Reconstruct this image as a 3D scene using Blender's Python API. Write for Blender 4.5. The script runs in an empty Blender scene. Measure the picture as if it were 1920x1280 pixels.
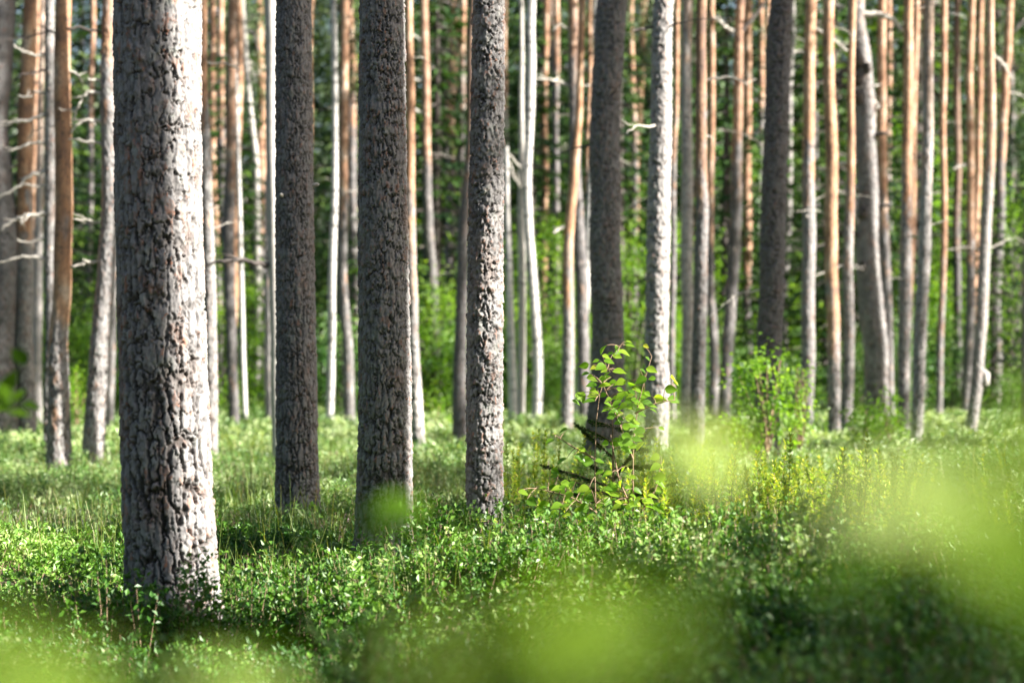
import bpy, math, random
import numpy as np
from mathutils import Vector

# ------------------------------------------------------------------ camera, sky, sun, exposure
SC = bpy.context.scene
FPX, HOR, CAMZ = 4533.0, 690.0, 1.10       # focal length in photo pixels, horizon row, eye height
VEG = 0.30                                 # height of the dwarf shrubs
SUN_EL, SUN_PHI = math.radians(30), math.radians(18)
cam = bpy.data.cameras.new('camera'); cam_o = bpy.data.objects.new('camera', cam)
SC.collection.objects.link(cam_o); SC.camera = cam_o
cam_o.location = (0, 0, CAMZ)
cam_o.rotation_euler = (math.radians(90) + math.atan((HOR - 640) / FPX), 0, 0)
cam.lens = 85; cam.sensor_width = 36; cam.clip_start = 0.05; cam.clip_end = 2000
cam.dof.use_dof = True; cam.dof.focus_distance = 10.4; cam.dof.aperture_fstop = 3.0

SX, SY = math.cos(SUN_PHI), -math.sin(SUN_PHI)          # horizontal direction towards the sun
W = bpy.data.worlds.new('World'); SC.world = W; W.use_nodes = True
nt = W.node_tree; bg = nt.nodes['Background']
sky = nt.nodes.new('ShaderNodeTexSky'); sky.sky_type = 'NISHITA'; sky.sun_disc = False
sky.sun_elevation = SUN_EL; sky.sun_rotation = math.atan2(SX, SY)
sky.air_density = 1.0; sky.dust_density = 2.0
nt.links.new(sky.outputs[0], bg.inputs[0]); bg.inputs[1].default_value = 0.05
sl = bpy.data.lights.new('sun', 'SUN'); sl.energy = 5.0; sl.angle = math.radians(0.5); sl.color = (1, .95, .87)
so = bpy.data.objects.new('sun', sl); SC.collection.objects.link(so)
sdir = Vector((SX * math.cos(SUN_EL), SY * math.cos(SUN_EL), math.sin(SUN_EL)))
so.rotation_euler = sdir.to_track_quat('Z', 'Y').to_euler(); so.location = (20, -10, 20)
SC.view_settings.view_transform = 'Standard'; SC.view_settings.look = 'None'
SC.view_settings.exposure = 2.08; SC.view_settings.gamma = 1.0
SC.cycles.use_denoising = True
try: SC.cycles.denoiser = 'OPENIMAGEDENOISE'
except Exception: pass
SC.cycles.max_bounces = 7; SC.cycles.transparent_max_bounces = 4
SC.cycles.sample_clamp_indirect = 6
SC.cycles.caustics_reflective = False; SC.cycles.caustics_refractive = False

# ------------------------------------------------------------------ helpers
rng = np.random.default_rng(7); random.seed(7)
C = SC.collection
def P(px, py, d): return np.array([(px - 960) / FPX * d, d, CAMZ + (HOR - py) / FPX * d])
def dist(yb): return (CAMZ - VEG) * FPX / (yb - HOR)

def mk_mesh(name, v, f, attrs=None, smooth=False):
    """v (n,3), f (m,k) all faces same size"""
    v = np.asarray(v, dtype=np.float32); f = np.asarray(f, dtype=np.int32)
    me = bpy.data.meshes.new(name); n, m, k = len(v), len(f), f.shape[1]
    me.vertices.add(n); me.vertices.foreach_set('co', v.ravel())
    me.loops.add(m * k); me.loops.foreach_set('vertex_index', f.ravel())
    me.polygons.add(m); me.polygons.foreach_set('loop_start', np.arange(0, m * k, k, dtype=np.int32))
    me.polygons.foreach_set('loop_total', np.full(m, k, dtype=np.int32))
    me.polygons.foreach_set('use_smooth', np.full(m, smooth, dtype=bool))
    for an, av in (attrs or {}).items():
        a = me.attributes.new(an, 'FLOAT', 'POINT'); a.data.foreach_set('value', np.asarray(av, dtype=np.float32))
    me.update(calc_edges=True); me.validate(); return me

def obj(name, me, mat, parent=None):
    if mat is not None and not me.materials: me.materials.append(mat)
    o = bpy.data.objects.new(name, me); C.objects.link(o)
    if parent is not None: o.parent = parent
    return o
def tag(o, label=None, cat=None, group=None, kind=None):
    if label: o['label'] = label
    if cat: o['category'] = cat
    if group: o['group'] = group
    if kind: o['kind'] = kind
    return o
def thing(name, loc, label, cat, group=None):
    o = bpy.data.objects.new(name, None); C.objects.link(o); o.location = loc; o.empty_display_size = .2
    return tag(o, label, cat, group)

def hash2(i, j, s=0):
    h = (i.astype(np.int64) * 374761393 + j.astype(np.int64) * 668265263 + s * 982451653) & 0xffffffff
    h = ((h ^ (h >> 13)) * 1274126177) & 0xffffffff
    return ((h ^ (h >> 16)) & 0xffffff) / float(0xffffff)
def vnoise(x, y, s=0, per=None):
    i, j = np.floor(x), np.floor(y); fx, fy = x - i, y - j
    fx = fx * fx * (3 - 2 * fx); fy = fy * fy * (3 - 2 * fy)
    w = (lambda a: a % per) if per else (lambda a: a)
    a, b = hash2(w(i), j, s), hash2(w(i + 1), j, s); c, d = hash2(w(i), j + 1, s), hash2(w(i + 1), j + 1, s)
    return (a * (1 - fx) + b * fx) * (1 - fy) + (c * (1 - fx) + d * fx) * fy
def worley(x, y, s=0, per=None):
    i, j = np.floor(x), np.floor(y)
    f1 = np.full(x.shape, 9.); f2 = f1.copy(); idv = np.zeros_like(x); ox = np.zeros_like(x); oy = np.zeros_like(x)
    for a in (-1, 0, 1):
        for b in (-1, 0, 1):
            ci, cj = i + a, j + b; wi = ci % per if per else ci
            px = ci + .12 + .76 * hash2(wi, cj, s + 1); py = cj + .12 + .76 * hash2(wi, cj, s + 2)
            dx, dy = x - px, y - py; dd = np.sqrt(dx * dx + dy * dy)
            n = dd < f1
            f2 = np.where(n, f1, np.minimum(f2, dd))
            idv = np.where(n, hash2(wi, cj, s + 3), idv); ox = np.where(n, dx, ox); oy = np.where(n, dy, oy)
            f1 = np.where(n, dd, f1)
    return f1, f2, idv, ox, oy
def sstep(a, b, x):
    t = np.clip((x - a) / (b - a), 0, 1); return t * t * (3 - 2 * t)

def grid_faces(rows, cols):
    r = np.arange(rows - 1)[:, None]; c = np.arange(cols)[None, :]; c2 = (c + 1) % cols
    return np.stack([r * cols + c, r * cols + c2, (r + 1) * cols + c2, (r + 1) * cols + c], -1).reshape(-1, 4)

def tube_arrays(pts, rad, sides=6):
    """tube along a 3D polyline"""
    pts = np.asarray(pts, float); rad = np.asarray(rad, float); n = len(pts)
    t = np.gradient(pts, axis=0); t /= np.linalg.norm(t, axis=1)[:, None] + 1e-9
    ref = np.where(np.abs(t[:, 2:3]) > .9, np.array([[1., 0, 0]]), np.array([[0, 0, 1.]]))
    u = np.cross(t, ref); u /= np.linalg.norm(u, axis=1)[:, None]; w = np.cross(t, u)
    a = np.linspace(0, 2 * np.pi, sides, endpoint=False)
    v = pts[:, None] + rad[:, None, None] * (np.cos(a)[None, :, None] * u[:, None] + np.sin(a)[None, :, None] * w[:, None])
    v = v.reshape(-1, 3); f = grid_faces(n, sides)
    v = np.vstack([v, pts[-1:] + t[-1:] * rad[-1]]); tip = len(v) - 1; k = (n - 1) * sides
    cap = np.array([[k + i, k + (i + 1) % sides, tip, tip] for i in range(sides)])
    return v, f, cap[:, :3]
def join(parts):
    """join [(v, f)] with quads/tris -> tris"""
    V, F, o = [], [], 0
    for v, f in parts:
        if f.shape[1] == 4: f = np.vstack([f[:, [0, 1, 2]], f[:, [0, 2, 3]]])
        V.append(v); F.append(f + o); o += len(v)
    return np.vstack(V), np.vstack(F)
def tubes(polys, sides=5):
    L = []
    for pts, rad in polys:
        v, f, c = tube_arrays(pts, rad, sides); L.append((v, np.vstack([f[:, [0, 1, 2]], f[:, [0, 2, 3]], c])))
    return join(L)
def smooth_poly(pts, n):
    pts = np.asarray(pts, float); s = np.r_[0, np.cumsum(np.linalg.norm(np.diff(pts, axis=0), axis=1))]
    t = np.linspace(0, s[-1], n); out = np.stack([np.interp(t, s, pts[:, k]) for k in range(pts.shape[1])], 1)
    for _ in range(2): out[1:-1] = (out[:-2] + 2 * out[1:-1] + out[2:]) / 4
    return out

def leaf_cloud(p, d, up, L, wd, fold=.25):
    """diamond leaves folded on their midrib. p base (n,3), d unit direction, up approx normal, L length (n,), wd width (n,)"""
    s = np.cross(d, up); s /= np.linalg.norm(s, axis=1)[:, None] + 1e-9; nn = np.cross(s, d)
    L = L[:, None]; wd = wd[:, None]
    mid = p + d * L * .45 + nn * wd * fold
    v = np.stack([p, mid - s * wd * .5, p + d * L, mid + s * wd * .5], 1).reshape(-1, 3)
    b = np.arange(len(p))[:, None] * 4
    f = np.concatenate([b + [0, 2, 1], b + [0, 3, 2]], 1).reshape(-1, 3)
    return v, f
def rdir(n, zlo=-.3, zhi=1.):
    a = rng.uniform(0, 2 * np.pi, n); z = rng.uniform(zlo, zhi, n); r = np.sqrt(np.clip(1 - z * z, 0, 1))
    return np.stack([r * np.cos(a), r * np.sin(a), z], 1)
def unit(a): return a / (np.linalg.norm(a, axis=1)[:, None] + 1e-9)

# ------------------------------------------------------------------ materials
def new_mat(name):
    m = bpy.data.materials.new(name); m.use_nodes = True; t = m.node_tree
    for n in list(t.nodes): t.nodes.remove(n)
    o = t.nodes.new('ShaderNodeOutputMaterial'); return m, t, o
def nd(t, typ, **kw):
    n = t.nodes.new(typ)
    for k, v in kw.items():
        if k.startswith('i_'):
            key = k[2:]; key = int(key) if key.isdigit() else key.replace('_', ' ')
            n.inputs[key].default_value = v
        else: setattr(n, k, v)
    return n
def ramp(t, src, stops, interp='LINEAR'):
    r = t.nodes.new('ShaderNodeValToRGB'); e = r.color_ramp; e.interpolation = interp
    while len(e.elements) < len(stops): e.elements.new(.5)
    for el, (p, c) in zip(e.elements, stops): el.position = p; el.color = (*c, 1)
    t.links.new(src, r.inputs[0]); return r.outputs[0]
def mixc(t, fac, a, b, blend='MIX'):
    m = t.nodes.new('ShaderNodeMix'); m.data_type = 'RGBA'; m.blend_type = blend
    if isinstance(fac, float): m.inputs[0].default_value = fac
    else: t.links.new(fac, m.inputs[0])
    for s, k in ((a, 6), (b, 7)):
        if isinstance(s, tuple): m.inputs[k].default_value = (*s, 1)
        else: t.links.new(s, m.inputs[k])
    return m.outputs[2]
def attr(t, name): return nd(t, 'ShaderNodeAttribute', attribute_name=name).outputs['Fac']

def leaf_mat(name, stops, trans=.35, rough=.42, tcol=None, spec=.5):
    m, t, o = new_mat(name)
    col = ramp(t, attr(t, 'rnd'), stops)
    pb = nd(t, 'ShaderNodeBsdfPrincipled', i_Roughness=rough); t.links.new(col, pb.inputs['Base Color'])
    pb.inputs['Specular IOR Level'].default_value = spec
    tr = nd(t, 'ShaderNodeBsdfTranslucent')
    tc = mixc(t, 1.0, col, tcol or (1.7, 1.75, .55), 'MULTIPLY'); t.links.new(tc, tr.inputs[0])
    ms = nd(t, 'ShaderNodeMixShader'); ms.inputs[0].default_value = trans
    t.links.new(pb.outputs[0], ms.inputs[1]); t.links.new(tr.outputs[0], ms.inputs[2]); t.links.new(ms.outputs[0], o.inputs[0])
    return m
def plain_mat(name, c1, c2, scale=8., rough=.85, bump=.3):
    m, t, o = new_mat(name); tc = nd(t, 'ShaderNodeTexCoord')
    n = nd(t, 'ShaderNodeTexNoise', i_Scale=scale, i_Detail=6.); t.links.new(tc.outputs['Object'], n.inputs['Vector'])
    col = ramp(t, n.outputs[0], [(.3, c1), (.7, c2)])
    pb = nd(t, 'ShaderNodeBsdfPrincipled', i_Roughness=rough); t.links.new(col, pb.inputs['Base Color'])
    b = nd(t, 'ShaderNodeBump', i_Strength=bump, i_Distance=.01); t.links.new(n.outputs[0], b.inputs['Height']); t.links.new(b.outputs[0], pb.inputs['Normal'])
    t.links.new(pb.outputs[0], o.inputs[0]); return m

def bark_near():
    m, t, o = new_mat('pine_bark_close'); tc = nd(t, 'ShaderNodeTexCoord')
    n1 = nd(t, 'ShaderNodeTexNoise', i_Scale=60., i_Detail=5.); n2 = nd(t, 'ShaderNodeTexNoise', i_Scale=7., i_Detail=4.)
    mp = nd(t, 'ShaderNodeMapping'); mp.inputs['Scale'].default_value = (1, 1, .45)
    t.links.new(tc.outputs['Object'], mp.inputs[0])
    for n in (n1, n2): t.links.new(mp.outputs[0], n.inputs['Vector'])
    c = ramp(t, attr(t, 'cellr'), [(0, (.075, .072, .073)), (.3, (.135, .128, .128)), (.58, (.28, .27, .268)), (.72, (.18, .16, .155)), (.79, (.36, .15, .08)), (.86, (.30, .17, .12)), (1, (.22, .2, .19))])
    c = mixc(t, ramp(t, n1.outputs[0], [(.35, (0, 0, 0)), (.7, (1, 1, 1))]), c, (.31, .295, .285))
    c = mixc(t, ramp(t, n2.outputs[0], [(.56, (0, 0, 0)), (.72, (.55, .55, .55))]), c, (.27, .17, .125))
    n3 = nd(t, 'ShaderNodeTexNoise', i_Scale=14., i_Detail=3.); t.links.new(tc.outputs['Object'], n3.inputs['Vector'])
    c = mixc(t, ramp(t, n3.outputs[0], [(.58, (0, 0, 0)), (.66, (.5, .5, .5))]), c, (.36, .38, .34))
    og = ramp(t, n2.outputs[0], [(.34, (.22, .11, .06)), (.46, (.42, .21, .10)), (.58, (.52, .31, .18)), (.7, (.58, .44, .33))])
    c = mixc(t, attr(t, 'orange'), c, og)
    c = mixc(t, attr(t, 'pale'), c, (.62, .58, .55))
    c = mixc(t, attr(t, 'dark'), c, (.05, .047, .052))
    c = mixc(t, attr(t, 'fiss'), c, (.06, .05, .045))
    pb = nd(t, 'ShaderNodeBsdfPrincipled', i_Roughness=.85); t.links.new(c, pb.inputs['Base Color'])
    b = nd(t, 'ShaderNodeBump', i_Strength=.6, i_Distance=.004); t.links.new(n1.outputs[0], b.inputs['Height']); t.links.new(b.outputs[0], pb.inputs['Normal'])
    t.links.new(pb.outputs[0], o.inputs[0]); return m
def bark_far():
    m, t, o = new_mat('pine_bark'); tc = nd(t, 'ShaderNodeTexCoord'); oi = nd(t, 'ShaderNodeObjectInfo')
    mp = nd(t, 'ShaderNodeMapping'); mp.inputs['Scale'].default_value = (22, 22, 8)
    t.links.new(tc.outputs['Object'], mp.inputs[0])
    vo = nd(t, 'ShaderNodeTexVoronoi', feature='DISTANCE_TO_EDGE', i_Scale=1.); vc = nd(t, 'ShaderNodeTexVoronoi', i_Scale=1.)
    no = nd(t, 'ShaderNodeTexNoise', i_Scale=4.2, i_Detail=6., i_Roughness=.65)
    nw = nd(t, 'ShaderNodeTexNoise', i_Scale=.5, i_Detail=3.)
    t.links.new(mp.outputs[0], nw.inputs['Vector'])
    wv = mixc(t, .35, mp.outputs[0], nw.outputs[1], 'ADD')
    for n in (vo, vc): t.links.new(wv, n.inputs['Vector'])
    t.links.new(tc.outputs['Object'], no.inputs['Vector'])
    vr = nd(t, 'ShaderNodeSeparateColor'); t.links.new(vc.outputs['Color'], vr.inputs[0])
    g = ramp(t, vr.outputs[0], [(0, (.10, .096, .097)), (.6, (.19, .18, .178)), (.85, (.28, .265, .26)), (1, (.28, .18, .13))])
    g = mixc(t, ramp(t, no.outputs[0], [(.5, (0, 0, 0)), (.75, (.6, .6, .6))]), g, (.36, .33, .31))
    g = mixc(t, ramp(t, vo.outputs[0], [(0, (.8, .8, .8)), (.14, (0, 0, 0))]), g, (.075, .062, .055))
    og = ramp(t, no.outputs[0], [(.34, (.19, .10, .06)), (.46, (.40, .21, .115)), (.56, (.48, .30, .19)), (.68, (.58, .46, .37))])
    og = mixc(t, ramp(t, vo.outputs[0], [(0, (.35, .35, .35)), (.1, (0, 0, 0))]), og, (.2, .09, .05))
    c = mixc(t, attr(t, 'orange'), g, og)
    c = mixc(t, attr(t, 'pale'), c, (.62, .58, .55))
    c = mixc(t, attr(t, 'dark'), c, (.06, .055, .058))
    pb = nd(t, 'ShaderNodeBsdfPrincipled', i_Roughness=.85); t.links.new(c, pb.inputs['Base Color'])
    b = nd(t, 'ShaderNodeBump', i_Strength=1., i_Distance=.02); t.links.new(vo.outputs[0], b.inputs['Height']); t.links.new(b.outputs[0], pb.inputs['Normal'])
    t.links.new(pb.outputs[0], o.inputs[0]); return m
def birch_mat():
    m, t, o = new_mat('birch_bark'); tc = nd(t, 'ShaderNodeTexCoord')
    mp = nd(t, 'ShaderNodeMapping'); mp.inputs['Scale'].default_value = (5, 5, 22); t.links.new(tc.outputs['Object'], mp.inputs[0])
    n = nd(t, 'ShaderNodeTexNoise', i_Scale=1., i_Detail=4.); t.links.new(mp.outputs[0], n.inputs['Vector'])
    c = ramp(t, n.outputs[0], [(.34, (.08, .075, .07)), (.42, (.40, .385, .37)), (.55, (.56, .54, .52)), (.75, (.40, .35, .31))])
    pb = nd(t, 'ShaderNodeBsdfPrincipled', i_Roughness=.6); t.links.new(c, pb.inputs['Base Color']); t.links.new(pb.outputs[0], o.inputs[0]); return m

M = dict(
    near=bark_near(), far=bark_far(), birch=birch_mat(),
    dead=plain_mat('weathered_dead_wood', (.33, .31, .29), (.52, .49, .45), 14.),
    twig=plain_mat('pale_dead_twig', (.36, .33, .29), (.60, .56, .5), 16.),
    dtwig=plain_mat('dark_twig', (.06, .05, .045), (.12, .10, .09), 20.),
    stem=plain_mat('shrub_stem', (.16, .10, .06), (.3, .2, .13), 30.),
    soil=plain_mat('forest_floor', (.03, .028, .015), (.07, .06, .03), 1.5),
    gstem=plain_mat('green_twig', (.05, .10, .02), (.09, .16, .03), 30.),
    bil=leaf_mat('bilberry_leaf', [(0, (.03, .105, .008)), (.4, (.085, .20, .018)), (.75, (.17, .31, .045)), (1, (.50, .58, .25))], .2, .45),
    ling=leaf_mat('lingonberry_leaf', [(0, (.02, .07, .012)), (.5, (.045, .14, .018)), (.8, (.14, .27, .045)), (1, (.34, .44, .14))], .18, .45, spec=.45),
    tea=leaf_mat('marsh_tea_leaf', [(0, (.13, .25, .03)), (.6, (.34, .46, .07)), (1, (.62, .54, .10))], .4, .5),
    heath=leaf_mat('heather_leaf', [(0, (.06, .11, .03)), (.55, (.11, .17, .06)), (.8, (.2, .2, .12)), (.86, (.42, .26, .34)), (1, (.45, .3, .38))], .3, .6),
    grass=leaf_mat('grass_blade', [(0, (.08, .15, .03)), (.6, (.16, .23, .05)), (1, (.34, .32, .12))], .4, .45),
    birchleaf=leaf_mat('birch_leaf', [(0, (.08, .19, .015)), (.5, (.17, .33, .025)), (.92, (.32, .46, .04)), (1, (.42, .38, .04))], .6, .35),
    bright=leaf_mat('fresh_broad_leaf', [(0, (.10, .19, .02)), (.5, (.15, .29, .03)), (1, (.27, .40, .06))], .55, .45),
    heathg=leaf_mat('heath_leaf', [(0, (.03, .09, .018)), (.4, (.08, .18, .038)), (.75, (.18, .29, .08)), (1, (.42, .50, .25))], .22, .45),
    fore=leaf_mat('near_leaf', [(0, (.03, .075, .003)), (.5, (.12, .24, .012)), (.85, (.26, .36, .06)), (1, (.48, .58, .22))], .5, .7, spec=.08),
    spruce=leaf_mat('spruce_needle', [(0, (.010, .028, .010)), (.5, (.022, .055, .014)), (.8, (.05, .11, .018)), (1, (.14, .23, .03))], .2, .6, spec=.2),
    pinen=leaf_mat('pine_needle', [(0, (.02, .045, .02)), (.5, (.04, .08, .028)), (1, (.20, .28, .10))], .25, .5),
)

# ------------------------------------------------------------------ ground
def mound(x, y):
    a = vnoise(x / 1.15 + 210, y / 1.5 + 310, 15); b_ = vnoise(x / .5 + 400, y / .7 + 100, 16)
    return (.23 * sstep(.3, .8, a) + .08 * b_) * np.clip(1.25 - y / 32, .25, 1) * (y > 2.5)
def gz(x, y): return (vnoise(x / 3 + 500, y / 3 + 500, 5) - .5) * .12 - .03 + mound(x, y)
co = np.geomspace(7.2, 400, 26); gx = np.r_[-co[::-1], np.arange(-7, 7.01, .1), co]
gy = np.r_[-np.geomspace(1, 300, 20)[::-1], np.arange(0, 3.5, .5), np.arange(3.5, 24, .11), np.arange(24, 60, .6), np.geomspace(60.5, 500, 20)]
X, Y = np.meshgrid(gx, gy); Z = gz(X, Y) * (np.hypot(X, Y) < 130)
v = np.stack([X, Y, Z], -1).reshape(-1, 3); gw = len(gx)
i = (np.arange(len(gy) - 1)[:, None] * gw + np.arange(gw - 1)[None]).ravel()
tag(obj('ground', mk_mesh('ground', v, np.stack([i, i + 1, i + gw + 1, i + gw], 1), smooth=True), M['soil']), kind='structure')

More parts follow.
